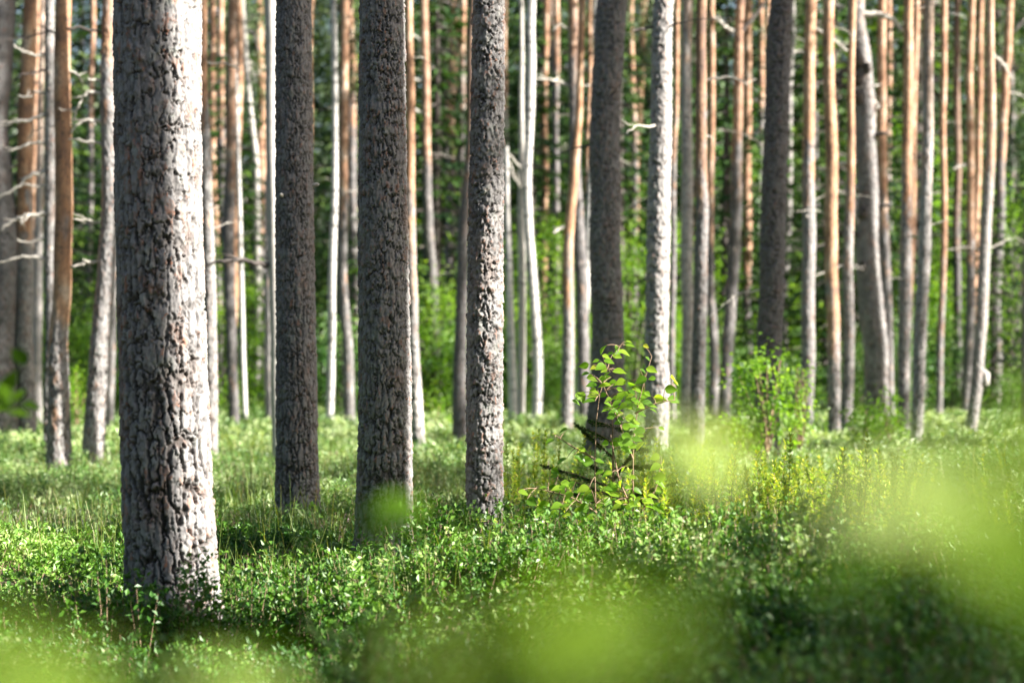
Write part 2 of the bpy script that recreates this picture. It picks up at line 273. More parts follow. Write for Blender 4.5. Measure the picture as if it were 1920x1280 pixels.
# ------------------------------------------------------------------ trees of the photo
# (key, kind, [(row, x, width), ...last row = where it leaves the shrubs], row where orange turns grey, label, branches)
T = [
 ('a1','pine',[(0,-3,52),(430,2,54),(815,12,60)],-400,'shaded thick grey pine cut off by the left edge of the photo',2),
 ('a2','pine',[(0,53,24),(430,47,30),(815,56,33)],420,'orange topped pine second from the left edge, just right of the shaded grey trunk',5),
 ('a3','pine',[(0,68,9),(430,61,10),(775,66,12)],500,'very thin orange pine squeezed third from the left edge',3),
 ('a4','pine',[(0,79,8),(430,74,16),(790,71,19)],330,'slim pine pale pink below and orange above, fourth from the left edge',2),
 ('a5','pine',[(0,90,17),(430,93,18),(832,90,19)],-100,'dark slim pine with long pale dead branches reaching left',0),
 ('a6','pine',[(0,113,29),(430,119,33),(640,114,34),(850,106,46)],640,'strongly orange pine with a black streak down its bark at left',1),
 ('a8','pine',[(0,202,23),(430,199,31),(850,176,42)],60,'grey leaning pine with curled pale branches, left of the big front trunk',0),
 ('a9','pine',[(0,222,12),(430,216,14),(795,207,16)],200,'slim shaded pine half hidden behind the leaning grey pine at left',0),
 ('t1','near',[(0,295,160),(430,300.5,159),(700,309,162),(900,315,167),(1110,325,174)],-900,'biggest front pine trunk with deeply cracked bark, right half white with sun',0),
 ('a11','pine',[(0,380,16),(430,387,22),(845,398,27)],230,'sunlit pine standing right beside the big front trunk',3),
 ('a12','pine',[(0,397,12),(330,399,13),(765,414,15)],480,'thin orange pine second to the right of the big front trunk',2),
 ('a13','pine',[(0,434,17),(200,430,18),(400,427,22),(560,434,20),(790,440,20)],330,'crooked orange and grey pine midway between the big front trunk and the smooth shaded one',3),
 ('a14','pine',[(0,448,13),(200,449,15),(430,438,16),(775,437,14)],600,'bright orange slim pine crossing behind the crooked one',1),
 ('a15','dead',[(0,454,9),(150,467,10),(336,482,12),(500,487,14),(765,482,15)],-99,'dead grey pole with forked curling twigs near its top',2),
 ('a16','birch',[(0,440,5),(330,447,8),(560,452,9),(785,461,10)],-99,'thin pale birch bending right just behind the crooked pine',0),
 ('a17','pine',[(0,487,15),(200,489,17),(430,491,18),(750,486,19)],420,'sunny orange pine left of the smooth bluish grey trunk',3),
 ('a19','pine',[(0,508,14),(430,506,17),(785,508,22)],-99,'pale lit pine base tucked between the orange pine and the second front trunk',1),
 ('a18','dead',[(0,507,24),(430,516,22),(855,524,22)],-99,'smooth bluish grey dead trunk touching the left side of the second front trunk',0),
 ('t2','near',[(0,550,64),(430,553,70),(640,556,73),(850,557,77),(955,558,85)],-900,'evenly shaded dark grey front pine, second of the four front trunks',0),
 ('a21','pine',[(0,583,14),(430,574,15),(780,570,16)],600,'thin orange pine peeping out right of the evenly shaded front trunk',2),
 ('a22','birch',[(0,625,12),(250,628,11),(430,626,13),(560,622,14),(650,625,14),(785,620,15)],-99,'slender white wavy birch between the second and third front trunks',0),
 ('a23','pine',[(0,643,16),(430,645,17),(600,646,19),(790,654,21)],380,'reddish pine standing immediately right of the slender wavy birch',2),
 ('a24','pine',[(0,650,11),(430,640,13),(757,638,14)],100,'dark thin pine hidden behind the foot of the reddish pine',0),
 ('t3','near',[(0,717,82),(430,719,88),(640,722,93),(860,722,100),(1005,720,107)],-900,'scaly front pine with green moss tint at its foot, third of the four front trunks',0),
 ('a26','sunfoot',[(0,768,15),(430,766,18),(600,774,19),(700,778,21),(828,786,25)],420,'pine with a brilliant white sunlit foot just right of the third front trunk',2),
 ('a27','pine',[(0,794,14),(200,797,15),(430,804,18),(600,812,18),(768,821,18)],310,'orange pine leaning left at its top, midway between third and fourth front trunks',4),
 ('a29','pine',[(0,797,12),(430,801,14),(765,800,20)],100,'dark shaded pine behind the left leaning orange one',0),
 ('a28','pine',[(0,848,16),(430,843,18),(760,842,21)],300,'straight orange and grey pine with green sprays across it, left of the fourth front trunk',3),
 ('a30','pine',[(0,886,13),(430,874,18),(600,868,21),(700,862,24),(815,861,29)],360,'pine leaning into the fourth front trunk from its left with a dark foot',1),
 ('t4','near',[(0,917,57),(430,911,64),(640,908.5,65),(860,908,67),(1000,909,69)],-900,'slimmest front pine with very flaky sunlit bark, at the centre of the photo',0),
 ('a34','snag',[(270,951,10),(430,953,12),(793,963,17)],-99,'broken topped white snag just right of the slimmest front pine',1),
 ('a35','dead',[(0,977,8),(200,980,9),(430,977,14),(785,976,15)],-99,'dark grey pole between the broken white snag and the bright white trunk',1),
 ('a33','birch',[(0,997,16),(200,993,17),(300,989,16),(430,991,17),(600,1003,18),(700,1010,19),(787,1006,20)],-99,'bright white curved birch trunk right of the broken snag',2),
 ('a36','pine',[(0,1025,11),(430,1019,12),(760,1022,14)],650,'very slim peach coloured pine right of the curved birch',2),
 ('a37','pine',[(0,1034,9),(430,1038,12),(748,1041,13)],100,'dim thin far pine behind the peach coloured one',2),
 ('a39','pine',[(0,1091,13),(200,1086,13),(300,1075,15),(430,1069,19),(600,1066,22),(800,1061,24)],560,'copper pine that slants right behind a grey trunk, left of the dark leaning one',2),
 ('a38','pine',[(0,1074,18),(300,1079,21),(430,1084,23),(600,1093,23),(790,1098,22)],150,'grey pine crossing in front of the slanting copper pine',3),
 ('a42','pine',[(0,1108,9),(220,1104,10),(755,1095,12)],600,'far thin orange pine behind the thin white birch beside the dark leaning pine',1),
 ('a41','birch',[(0,1118,8),(200,1112,10),(430,1107,13),(600,1097,14),(775,1084,14)],-99,'thin white birch slanting left just left of the dark leaning pine',0),
 ('t5','mid',[(0,1150,54),(200,1146,54),(430,1141,57),(640,1134,59),(850,1126,70)],-300,'dark leaning pine in full shade behind the birch sapling',1),
 ('a45','pine',[(0,1204,15),(200,1200,17),(330,1190,18),(750,1178,20)],700,'far orange pine fading into green right of the dark leaning pine',5),
 ('a47','mid',[(0,1245,36),(430,1238,42),(600,1236,43),(862,1233,45)],-300,'white sunlit pine with a dark left edge right behind the birch sapling',3),
 ('a48','pine',[(0,1270,9),(430,1264,10),(790,1261,12)],300,'thin brown pine touching the white sunlit pine on its right',3),
 ('a49','pine',[(0,1289,18),(430,1288,22),(600,1288,22),(800,1283,20)],40,'pale pine second to the right of the white sunlit pine',3),
 ('a50','pine',[(0,1317,18),(430,1315,24),(600,1310,26),(836,1303,28)],330,'brown pine with grey shaded lower half and pale foot, right of the pale pair',3),
 ('a51','pine',[(0,1333,11),(430,1335,13),(600,1335,16),(785,1338,20)],420,'slim reddish pine close on the right of the brown one with a pale foot',1),
 ('a52','pine',[(0,1390,16),(200,1383,18),(430,1378,23),(560,1370,22),(660,1362,22),(785,1356,20)],300,'curved pine bowing to the right with a forked dark branch at its top',2),
 ('a53','pine',[(0,1403,13),(430,1400,17),(765,1403,16)],500,'glowing orange pine just right of the curved pine',2),
 ('a54','pine',[(0,1441,7),(430,1438,9),(760,1432,10)],700,'very thin orange pine at the left edge of the charcoal dark trunk',0),
 ('a56','pine',[(0,1487,8),(430,1478,14),(765,1463,14)],-99,'pale pine sliver behind the right edge of the charcoal dark trunk',1),
 ('t6','mid',[(0,1467,40),(200,1462,43),(430,1453,46),(600,1446,46),(855,1437,44)],-300,'charcoal dark shaded pine rising out of the yellow green bush',1),
 ('a57','pine',[(0,1519,20),(430,1519,24),(600,1513,25),(797,1510,26)],310,'pine with sunny peach top and grey foot, first right of the charcoal trunk',5),
 ('a58','pine',[(0,1525,11),(430,1531,13),(752,1537,14)],100,'shaded thin pine close behind the peach topped one',0),
 ('a59','pine',[(0,1556,20),(430,1562,24),(600,1563,24),(808,1566,23)],650,'most vivid orange pine, second right of the charcoal trunk',4),
 ('a60','pine',[(0,1600,12),(250,1595,14),(430,1593,18),(600,1592,20),(805,1588,22)],420,'slim pine between the vivid orange pine and the broad knotty trunk',1),
 ('a62','pine',[(0,1655,17),(200,1653,18),(430,1655,19),(600,1667,18),(782,1671,16)],420,'reddish pine emerging behind the right side of the broad knotty trunk',2),
 ('t7','mid',[(0,1612,30),(100,1614,36),(200,1616,37),(430,1629,42),(600,1637,49),(790,1646,48)],-50,'broad knotty grey pine with twisted broken branches at its top, right part of the photo',0),
 ('a63','pine',[(0,1703,17),(430,1700,21),(600,1694,23),(800,1691,22)],380,'peach and grey pine midway between the broad knotty trunk and the right white foot pine',2),
 ('a64','pine',[(0,1720,12),(430,1711,12),(770,1703,13)],500,'thin reddish pine leaning behind the right side of the peach and grey pine',1),
 ('a65','pine',[(0,1742,17),(200,1739,20),(430,1731,22),(600,1726,23),(826,1720,22)],250,'pale sunlit pine leaning right whose foot comes nearest on the right side',3),
 ('a66','pine',[(0,1772,12),(430,1769,12),(778,1761,14)],560,'lone very slim pine in the gap right of the pale leaning one',2),
 ('a67','pine',[(0,1797,11),(430,1794,14),(766,1794,20)],420,'dark red pine with shaded foot, fifth from the right edge',3),
 ('a69','pine',[(0,1840,11),(430,1830,13),(766,1822,14)],640,'yellow orange pine crossing behind its twin near the right edge',2),
 ('a68','pine',[(0,1822,12),(430,1818,16),(600,1818,17),(772,1809,18)],480,'orange pine in front of the crossing pair near the right edge',2),
 ('a70','pine',[(0,1857,13),(200,1861,17),(430,1850,20),(600,1843,21),(700,1836,22),(797,1821,22)],330,'bowed pale pine with a bright knot low on its right side, near the right edge',3),
 ('a71','pine',[(0,1893,9),(240,1897,12),(748,1893,13)],100,'faint far pine among green sprays by the right edge',3),
 ('a72','pine',[(0,1940,12),(430,1926,14),(792,1921,15)],200,'last pine sliver cut off by the right edge',0),
]
DARK = {'t5': .5, 't6': .72, 't2': .35, 't3': .3, 'a1': .45, 'a50': .35, 'a38': .3, 'a30': .5, 'a29': .5, 'a24': .5, 't7': .2, 'a47': .12, 't1': .1, 't4': .12, 'a13': .3, 'a27': .2, 'a52': .25, 'a58': .5, 'a67': .5, 'a37': .5}  # darkens bark colour to deepen the shade, mainly on trunks out of the sun
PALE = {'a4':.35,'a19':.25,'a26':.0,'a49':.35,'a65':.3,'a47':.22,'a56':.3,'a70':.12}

def profile(rows, d, z):
    ys = np.array([r[0] for r in rows], float); zz = CAMZ + (HOR - ys) / FPX * d
    xs = np.array([(r[1] - 960) / FPX * d for r in rows]); ws = np.array([r[2] / 2 / FPX * d for r in rows])
    o = np.argsort(zz); zz, xs, ws = zz[o], xs[o], ws[o]
    zf = np.linspace(zz[0], zz[-1], 40); xf = np.interp(zf, zz, xs)
    for _ in range(10): xf[1:-1] = (xf[:-2] + 2 * xf[1:-1] + xf[2:]) / 4
    x = np.interp(z, zf, xf)
    s = (xs[-1] - xs[-2]) / (zz[-1] - zz[-2]); x = np.where(z > zz[-1], xs[-1] + s * .6 * (z - zz[-1]), x)
    s0 = (xs[1] - xs[0]) / (zz[1] - zz[0]); x = np.where(z < zz[0], xs[0] + s0 * (z - zz[0]), x)
    r = np.interp(z, zz, ws)
    r = np.where(z > zz[-1], ws[-1] * np.clip(1 - (z - zz[-1]) / (HT - zz[-1]) * .75, .1, 1), r)
    r = np.where(z < zz[0], ws[0] * (1 + .25 * (zz[0] - z) / max(zz[0], .1)), r)
    return x, r, zz[-1]
HT = 15.0

def bark_height(th, z, R, style, seed):
    U = th * R
    def fb(a, b_, s): return vnoise(U / a, z / b_, s) * .6 + vnoise(U / a * 2.1, z / b_ * 2.1, s + 1) * .4 - .5
    def W(cw, ch, s, warp, ww):
        n = max(3, round(2 * np.pi * R / cw)); u = th / (2 * np.pi) * n
        return worley(u + fb(ww, ww * 1.6, s + 11) * warp, z / ch + fb(ww, ww * 1.3, s + 13) * warp * .8, s, n)
    k = style['cw']
    l1, l2, i1, o1, p1 = W(k, style['ch'], seed, 1.1, k * .45)
    q1, q2, i2, o2, p2 = W(k * .5, style['ch'] * .42, seed + 50, 1.0, k * .25)
    fine = vnoise(U / .006, z / .010, seed + 70) * .6 + vnoise(U / .0035, z / .006, seed + 71) * .4
    rough = fb(.016, .03, seed + 75)
    low = sstep(style['z1'], style['z0'], z)                      # long deep furrows towards the foot
    b = W(style['fw'], style['fh'], seed + 30, .45, style['fw'] * .5); be = b[1] - b[0] + (fine - .5) * .13 + rough * .14
    wv = .02 + .26 * np.clip(vnoise(U / .07, z / .10, seed + 90) * 1.5 - .3, 0, 1)
    fur = 1 - sstep(wv * .35, wv + .07, be)
    crack = (1 - sstep(.02, .10 + .12 * vnoise(U / .05, z / .05, seed + 96), l2 - l1 + (fine - .5) * .12)) * sstep(.30, .45, vnoise(U / .04, z / .06, seed + 95))
    A = style['amp']
    h = A * (i1 * .7 - p1 * .45 + o1 * (i2 - .5) * .8) + A * .55 * (i2 - p2 * .5) + .004 * rough + .0045 * (fine - .5)
    h = h * (1 - .15 * low) - style['fd'] * fur * (.30 + .70 * low) - A * 1.5 * crack
    fiss = np.clip(crack * .8 + fur * (.30 + .65 * low), 0, 1)
    cr = np.clip(.45 * i1 + .55 * i2 + (fine - .5) * .25, 0, 1)
    return h, fiss, cr
STY = {
 't1': dict(cw=.036, ch=.085, amp=.0068, fw=.044, fh=.22, fd=.017, z0=.5, z1=1.9, ds=.0040),
 't2': dict(cw=.020, ch=.048, amp=.0070, fw=.036, fh=.13, fd=.012, z0=.35, z1=1.6, ds=.0052),
 't3': dict(cw=.026, ch=.064, amp=.0085, fw=.036, fh=.12, fd=.012, z0=.3, z1=1.5, ds=.0048),
 't4': dict(cw=.024, ch=.046, amp=.0105, fw=.035, fh=.12, fd=.008, z0=.2, z1=1.2, ds=.0048),
}
MIDP = dict(cw=.028, ch=.06, amp=.006, fw=.045, fh=.15, fd=.009, z0=.5, z1=2., ds=.012)
MIDS = dict(cw=.03, ch=.06, amp=.011, fw=.05, fh=.16, fd=.014, z0=.5, z1=2., ds=.011)

def build_trunk(key, kind, rows, yor, d, seed):
    """trunk mesh in coordinates relative to (x_base, d, 0)"""
    top = 14.0
    ztop_vis = CAMZ + (HOR + 25) / FPX * d
    fineb = kind in ('near', 'mid') or (kind in ('pine', 'sunfoot') and d < 34)
    if fineb:
        st = STY.get(key, MIDS if kind == 'mid' else MIDP); ds = st['ds']
        R = rows[-1][2] / 2 / FPX * d; cols = int(2 * np.pi * R / ds)
        z = np.r_[np.arange(-.08, ztop_vis + .1, ds * 1.05), np.arange(ztop_vis + .15, top, .1)]
    else:
        cols = 26 if d < 35 else 18; dz = .035 if d < 35 else .07
        z = np.r_[np.arange(-.08, ztop_vis + .2, dz), np.arange(ztop_vis + .3, top, .25)]
        if kind == 'snag':
            z = z[z < CAMZ + (HOR - rows[0][0]) / FPX * d]
    x, r, _ = profile(rows, d, z)
    xb = profile(rows, d, np.array([0.]))[0][0]
    th = np.linspace(0, 2 * np.pi, cols, endpoint=False)
    TH, Zg = np.meshgrid(th, z); Rg = np.repeat(r[:, None], cols, 1)
    # slow unevenness of the stem, root flare
    sway = (vnoise(z / 1.3 + seed, z * 0 + 3.3, seed) - .5) * .6 * r[0] * (kind != 'near') + (vnoise(z / .45 + seed, z * 0 + 1.3, seed + 6) - .5) * .16 * r[0] * (kind != 'near')
    yof = (vnoise(z / 2.1 + seed, z * 0 + 7.7, seed + 5) - .5) * .12
    yof = yof - np.interp(0, z, yof)
    Rg = Rg * (1 + .05 * (vnoise(TH / 6.28318 * 5, Zg * 1.2, seed + 2, 5) - .5))
    fl = np.clip((.42 - Zg) / .42, 0, 1) ** 2
    Rg = Rg * (1 + fl * .30 * (.4 + vnoise(TH / 6.28318 * 6, Zg * .8, seed + 4, 6)))
    if fineb:
        h, fiss, cr = bark_height(TH, Zg, R, st, seed)
        zor_ = CAMZ + (HOR - yor) / FPX * d; Rg = Rg + (h - h.mean()) * (1 - .65 * sstep(-.3, .6, Zg - zor_))
        at = dict(fiss=fiss.ravel(), cellr=cr.ravel())
    else:
        amp = .02 if kind in ('birch', 'dead', 'snag') else .075
        Rg = Rg * (1 + amp * (vnoise(TH / 6.28318 * 9, Zg / .06, seed + 8, 9) - .5) + amp * (vnoise(TH / 6.28318 * 5, Zg / .3, seed + 9, 5) - .5))
        kn = (hash2(np.floor(Zg / .42 + seed), np.floor(TH * 0), seed) > .35) * np.exp(-((Zg / .42 + seed) % 1 - .5) ** 2 / .004)
        Rg = Rg * (1 + .07 * kn * (kind == 'pine'))
        at = {}
    zor = CAMZ + (HOR - yor) / FPX * d
    org = sstep(-.45, .55, (Zg - zor) + (vnoise(TH / 6.28318 * 7, Zg / .35, seed + 21, 7) - .5) * 1.6 + (vnoise(TH / 6.28318 * 11, Zg / .1, seed + 22, 11) - .5) * 1.2)
    at['orange'] = (org * .88).ravel()
    pl = np.full(Zg.shape, PALE.get(key, 0.))
    if kind == 'sunfoot': pl = sstep(1.35, .9, Zg + .3 * vnoise(TH, Zg / .2, 4))  # sunlight on the foot painted into the bark as a pale zone
    if key == 't7': pl = .25 * sstep(.5, .8, vnoise(TH * 1.5, Zg / .3, 4))
    at['pale'] = pl.ravel()
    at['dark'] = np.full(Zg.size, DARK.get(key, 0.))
    V = np.stack([(x + sway - xb)[:, None] + Rg * np.cos(TH), yof[:, None] + Rg * np.sin(TH), Zg], -1).reshape(-1, 3)
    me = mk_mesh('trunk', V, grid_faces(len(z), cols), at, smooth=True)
    def at_z(zq):
        return (np.interp(zq, z, x + sway) - xb, np.interp(zq, z, yof), np.interp(zq, z, r))
    return me, xb, at_z

def branch_mesh(pts, r0, r1=.003, forks=0, sides=6):
    n = max(6, len(pts) * 4); p = smooth_poly(pts, n)
    L = np.linalg.norm(p[-1] - p[0])
    p[1:] += rng.normal(0, .012 * L, (n - 1, 3)); p[n // 2:] += rng.normal(0, .03 * L, 3)
    polys = [(p, np.linspace(r0, r1, n) * rng.uniform(.85, 1.15, n))]
    for _ in range(forks):
        k = rng.integers(n // 3, n - 2); dr = unit(rdir(1, -.4, .8) + (p[-1] - p[0])[None] / (L + 1e-6) * .6)[0]; l = L * rng.uniform(.2, .45)
        q = p[k] + dr * l * np.linspace(0, 1, 5)[:, None]; q[1:] += rng.normal(0, .03 * l, (4, 3))
        polys.append((q, np.linspace(polys[0][1][k] * .7, .002, 5)))
    v, f = tubes(polys, sides)
    return mk_mesh('branch', v, f, smooth=True)

ORD = ['first', 'second', 'third', 'fourth', 'fifth', 'sixth', 'seventh', 'eighth', 'ninth', 'tenth', 'eleventh', 'twelfth', 'thirteenth', 'fourteenth', 'fifteenth', 'sixteenth',
       'seventeenth', 'eighteenth', 'nineteenth', 'twentieth', 'twenty-first', 'twenty-second', 'twenty-third', 'twenty-fourth', 'twenty-fifth', 'twenty-sixth', 'twenty-seventh', 'twenty-eighth', 'twenty-ninth', 'thirtieth', 'thirty-first', 'thirty-second', 'thirty-third', 'thirty-fourth', 'thirty-fifth', 'thirty-sixth']
TR = {}
KINDN = {'pine': 'pine_tree', 'near': 'pine_tree', 'mid': 'pine_tree', 'sunfoot': 'pine_tree', 'birch': 'birch_tree', 'dead': 'dead_tree', 'snag': 'dead_tree'}
for n, (key, kind, rows, yor, label, nb) in enumerate(T):
    d = dist(rows[-1][0]); seed = 100 + n * 7
    me, xb, at_z = build_trunk(key, kind, rows, yor, d, seed)
    root = thing(KINDN[kind], (xb, d, 0), label, KINDN[kind].replace('_', ' '),
                 {'near': 'large pines in the foreground', 'birch': 'birch trunks among the pines', 'dead': 'dead trunks among the pines', 'snag': 'dead trunks among the pines'}.get(kind, 'pines standing through the forest'))
    obj('trunk', me, M['near'] if kind in ('pine', 'sunfoot') and d < 34 else M[{'near': 'near', 'mid': 'near', 'birch': 'birch', 'dead': 'dead', 'snag': 'birch'}.get(kind, 'far')], root)
    TR[key] = (root, xb, d, at_z)
    ztop = CAMZ + HOR / FPX * d
    for b in range(nb):
        zb = rng.uniform(max(1.5, ztop * .35), ztop * 1.02); ax, ay, r = at_z(zb)
        a = rng.choice([0, np.pi]) + rng.normal(0, .7); l = rng.uniform(.12, .75) * (1.3 if d > 30 else .8)
        dr = np.array([np.cos(a), np.sin(a), rng.uniform(-.25, .35)])
        p0 = np.array([ax, ay, zb]) + np.array([np.cos(a), np.sin(a), 0]) * r * .7
        pts = [p0, p0 + dr * l * .5 + [0, 0, .04 * l], p0 + dr * l + [0, 0, -l * rng.uniform(0, .35)]]
        obj('branch', branch_mesh(pts, rng.uniform(.006, .013), .002, forks=int(rng.integers(0, 3)) + int(l > .5)), M['twig' if rng.random() < .75 else 'dtwig'], root)

# branches the photo shows clearly: (tree, twig kind, thickness px, forks, [(x, y), ...] in photo rows)
BR = [
 ('a5','twig',6,1,[(86,178),(66,170),(44,182),(26,180)]), ('a5','twig',6,0,[(84,345),(62,352),(44,348)]), ('a5','twig',5,0,[(84,445),(60,452),(36,448)]), ('a2','twig',6,1,[(42,300),(30,312),(8,318)]), ('a6','twig',6,0,[(130,130),(146,138),(158,156)]),
 ('a5','twig',7,1,[(86,210),(60,222),(30,232),(-5,243)]), ('a5','twig',8,0,[(88,318),(60,325),(30,350),(-6,373)]),
 ('a5','twig',9,2,[(86,402),(60,402),(35,401),(0,423)]), ('a5','twig',7,0,[(84,486),(50,480),(30,487),(0,496)]),
 ('a5','twig',6,0,[(84,266),(55,268),(30,278),(10,284)]), ('a5','twig',6,1,[(84,100),(66,105),(45,95),(28,85)]),
 ('a5','dtwig',5,0,[(84,128),(60,136),(42,140)]), ('a8','twig',8,0,[(192,178),(172,171),(152,182),(144,205),(138,228)]),
 ('a8','twig',8,1,[(190,229),(165,224),(146,230),(134,248)]), ('a8','twig',8,0,[(188,272),(168,264),(148,259),(133,258)]),
 ('a8','dtwig',6,0,[(188,65),(168,55),(140,52),(100,56),(30,66)]), ('a8','twig',6,0,[(192,150),(178,150),(168,150)]),
 ('a8','twig',7,0,[(184,492),(160,490),(134,498)]), ('a8','twig',5,0,[(188,418),(165,415),(138,413)]),
 ('a18','dtwig',11,2,[(512,499),(478,492),(450,489),(425,484),(400,492),(381,507)]),
 ('a15','twig',6,2,[(460,52),(452,70),(458,105),(450,140),(443,170)]), ('a15','twig',6,1,[(459,45),(475,32),(492,28)]),
 ('a15','twig',5,1,[(465,90),(470,125),(480,155)]), ('a17','twig',4,1,[(496,262),(480,278),(474,305)]),
 ('a27','twig',6,0,[(790,82),(778,66),(762,60)]), ('a27','twig',7,0,[(788,155),(775,148),(757,148)]),
 ('a27','twig',8,0,[(792,215),(775,205),(757,207)]), ('a28','twig',7,0,[(884,190),(868,180),(852,178)]),
 ('a38','twig',7,1,[(1066,165),(1045,152),(1020,148),(1000,148)]), ('a38','twig',6,1,[(1070,60),(1050,45),(1035,60)]),
 ('a33','twig',6,0,[(985,330),(970,305),(955,290)]), ('a33','twig',6,0,[(985,370),(968,340),(958,305)]),
 ('a39','twig',9,0,[(1062,422),(1050,428),(1038,436)]), ('a47','dtwig',6,1,[(1222,55),(1205,50),(1180,55)]),
 ('a52','dtwig',9,1,[(1384,62),(1400,48),(1418,25),(1440,-6)]), ('a52','twig',10,0,[(1382,62),(1365,55),(1350,38),(1338,33)]),
 ('a57','twig',8,0,[(1528,50),(1550,65),(1575,90),(1598,104)]), ('a57','twig',8,0,[(1510,105),(1500,96),(1486,98)]),
 ('t7','dtwig',10,2,[(1612,112),(1595,125),(1578,140),(1577,170)]), ('t7','twig',11,0,[(1606,184),(1598,175),(1605,165),(1625,163)]),
 ('t7','twig',10,1,[(1622,135),(1632,165),(1640,190),(1648,206)]), ('t7','dtwig',9,1,[(1604,150),(1580,165),(1560,148),(1536,152)]),
 ('t7','dtwig',9,0,[(1618,255),(1640,252),(1660,250)]), ('t7','twig',9,0,[(1610,300),(1585,306),(1560,312),(1532,320)]),
 ('t7','twig',8,0,[(1608,350),(1590,355),(1572,358)]), ('t7','dtwig',8,0,[(1622,398),(1645,388),(1672,385)]),
 ('t7','dtwig',9,1,[(1610,438),(1580,437),(1550,445),(1515,450)]), ('t7','twig',10,0,[(1608,360),(1600,385),(1606,420)]),
 ('t7','twig',9,0,[(1628,28),(1650,25),(1680,38),(1694,60)]), ('a57','twig',9,0,[(1532,402),(1520,404),(1510,406)]),
 ('a70','twig',7,0,[(1862,100),(1880,120),(1895,150)]), ('a68','twig',8,0,[(1812,308),(1798,312),(1786,318)]),
]
for key, mk, wpx, fk, pp in BR:
    root, xb, d, at_z = TR[key]; p = np.array([P(x, y, d) for x, y in pp]); p -= np.array([xb, d, 0])
    ax, ay, r = at_z(p[0, 2]); p[0] = [ax, ay, p[0, 2]]
    p[1:, 1] += ay - r * .4 - np.linspace(0, .06, len(pp) - 1)
    r0 = wpx * (1.5 if key == 't7' else 1.) / 2 / FPX * d
    obj('branch', branch_mesh(p, r0, r0 * .4, fk + 2, 8), M[mk], root)

# bright knot on the bowed pine, small knots on the shaded front pine
root, xb, d, at_z = TR['a70']; p = P(1847, 710, d) - np.array([xb, d, 0])
v, f = tubes([(np.array([p + [-.06, 0, -.14], p + [0, -.03, -.06], p + [.005, -.03, .06], p + [-.06, 0, .16]]), np.array([.03, .06, .055, .02]))], 10)
obj('knot', mk_mesh('knot', v, f, smooth=True), M['dead'], root)
root, xb, d, at_z = TR['t7']
for kx, ky, kr in ((1606, 112, .10), (1604, 150, .07), (1605, 182, .09), (1626, 128, .07), (1612, 400, .07), (1612, 500, .06)):
    p = P(kx, ky, d) - np.array([xb, d, 0]); ax, ay, r_ = at_z(p[2]); q = np.array([ax + (p[0] - ax) * .8, ay - r_ * .8, p[2]])
    v, f = tubes([(np.array([q + [.02, .04, -kr * 1.5], q + [0, -.02, -kr * .5], q + [-.01, -.03, kr * .5], q + [.02, .04, kr * 1.4]]), np.array([.3, 1, .95, .25]) * kr)], 10)
    v = v + (hash2((v[:, 0] * 90).astype(int), (v[:, 2] * 90).astype(int), 3)[:, None] - .5) * .03
    obj('knot', mk_mesh('knot', v, f, smooth=True), M['dtwig'], root)
root, xb, d, at_z = TR['t2']
for kx, ky in ((534, 371), (586, 350)):
    p = P(kx, ky, d) - np.array([xb, d, 0]); s = -1 if kx < 550 else 1
    q = np.array([p + [0, -.07, 0], p + [s * .01, -.14, .01]]) if s < 0 else np.array([p + [-.02, -.03, 0], p + [.035, -.05, .01]])
    v, f = tubes([(smooth_poly(q, 5), np.array([.014, .013, .013, .012, .009]))], 8)
    obj('branch_stub', mk_mesh('stub', v, f, smooth=True), M['twig'], root)

# ------------------------------------------------------------------ crowns
def pine_crown(seed, h=5., rad=2., n=5200):
    rs = np.random.default_rng(seed)
    cl = 26; cz = rs.uniform(-h * .5, h * .5, cl); rr = rad * np.sqrt(1 - (cz / (h * .62)) ** 2) * rs.uniform(.25, 1, cl); aa = rs.uniform(0, 6.283, cl)
    cc = np.stack([rr * np.cos(aa), rr * np.sin(aa), cz], 1); k = rs.integers(0, cl, n)
    p = cc[k] + rs.normal(0, 1, (n, 3)) * np.array([.33, .33, .2])
    d = unit(rs.normal(0, 1, (n, 3)) + [0, 0, .5]); up = unit(rs.normal(0, 1, (n, 3)))
    v, f = leaf_cloud(p, d, up, rs.uniform(.12, .22, n), rs.uniform(.035, .07, n))
    return mk_mesh('pine_crown', v, f, dict(rnd=np.repeat(rs.random(n), 4))), cc
def limbs_mesh(cc, z0=-2.5):
    polys = []
    for c in cc[::2]:
        b = np.array([0, 0, max(z0, c[2] - 1.)]); polys.append((smooth_poly([b, (b + c) / 2 + [0, 0, .15], c], 6), np.linspace(.04, .012, 6)))
    v, f = tubes(polys, 4); return mk_mesh('limbs', v, f)

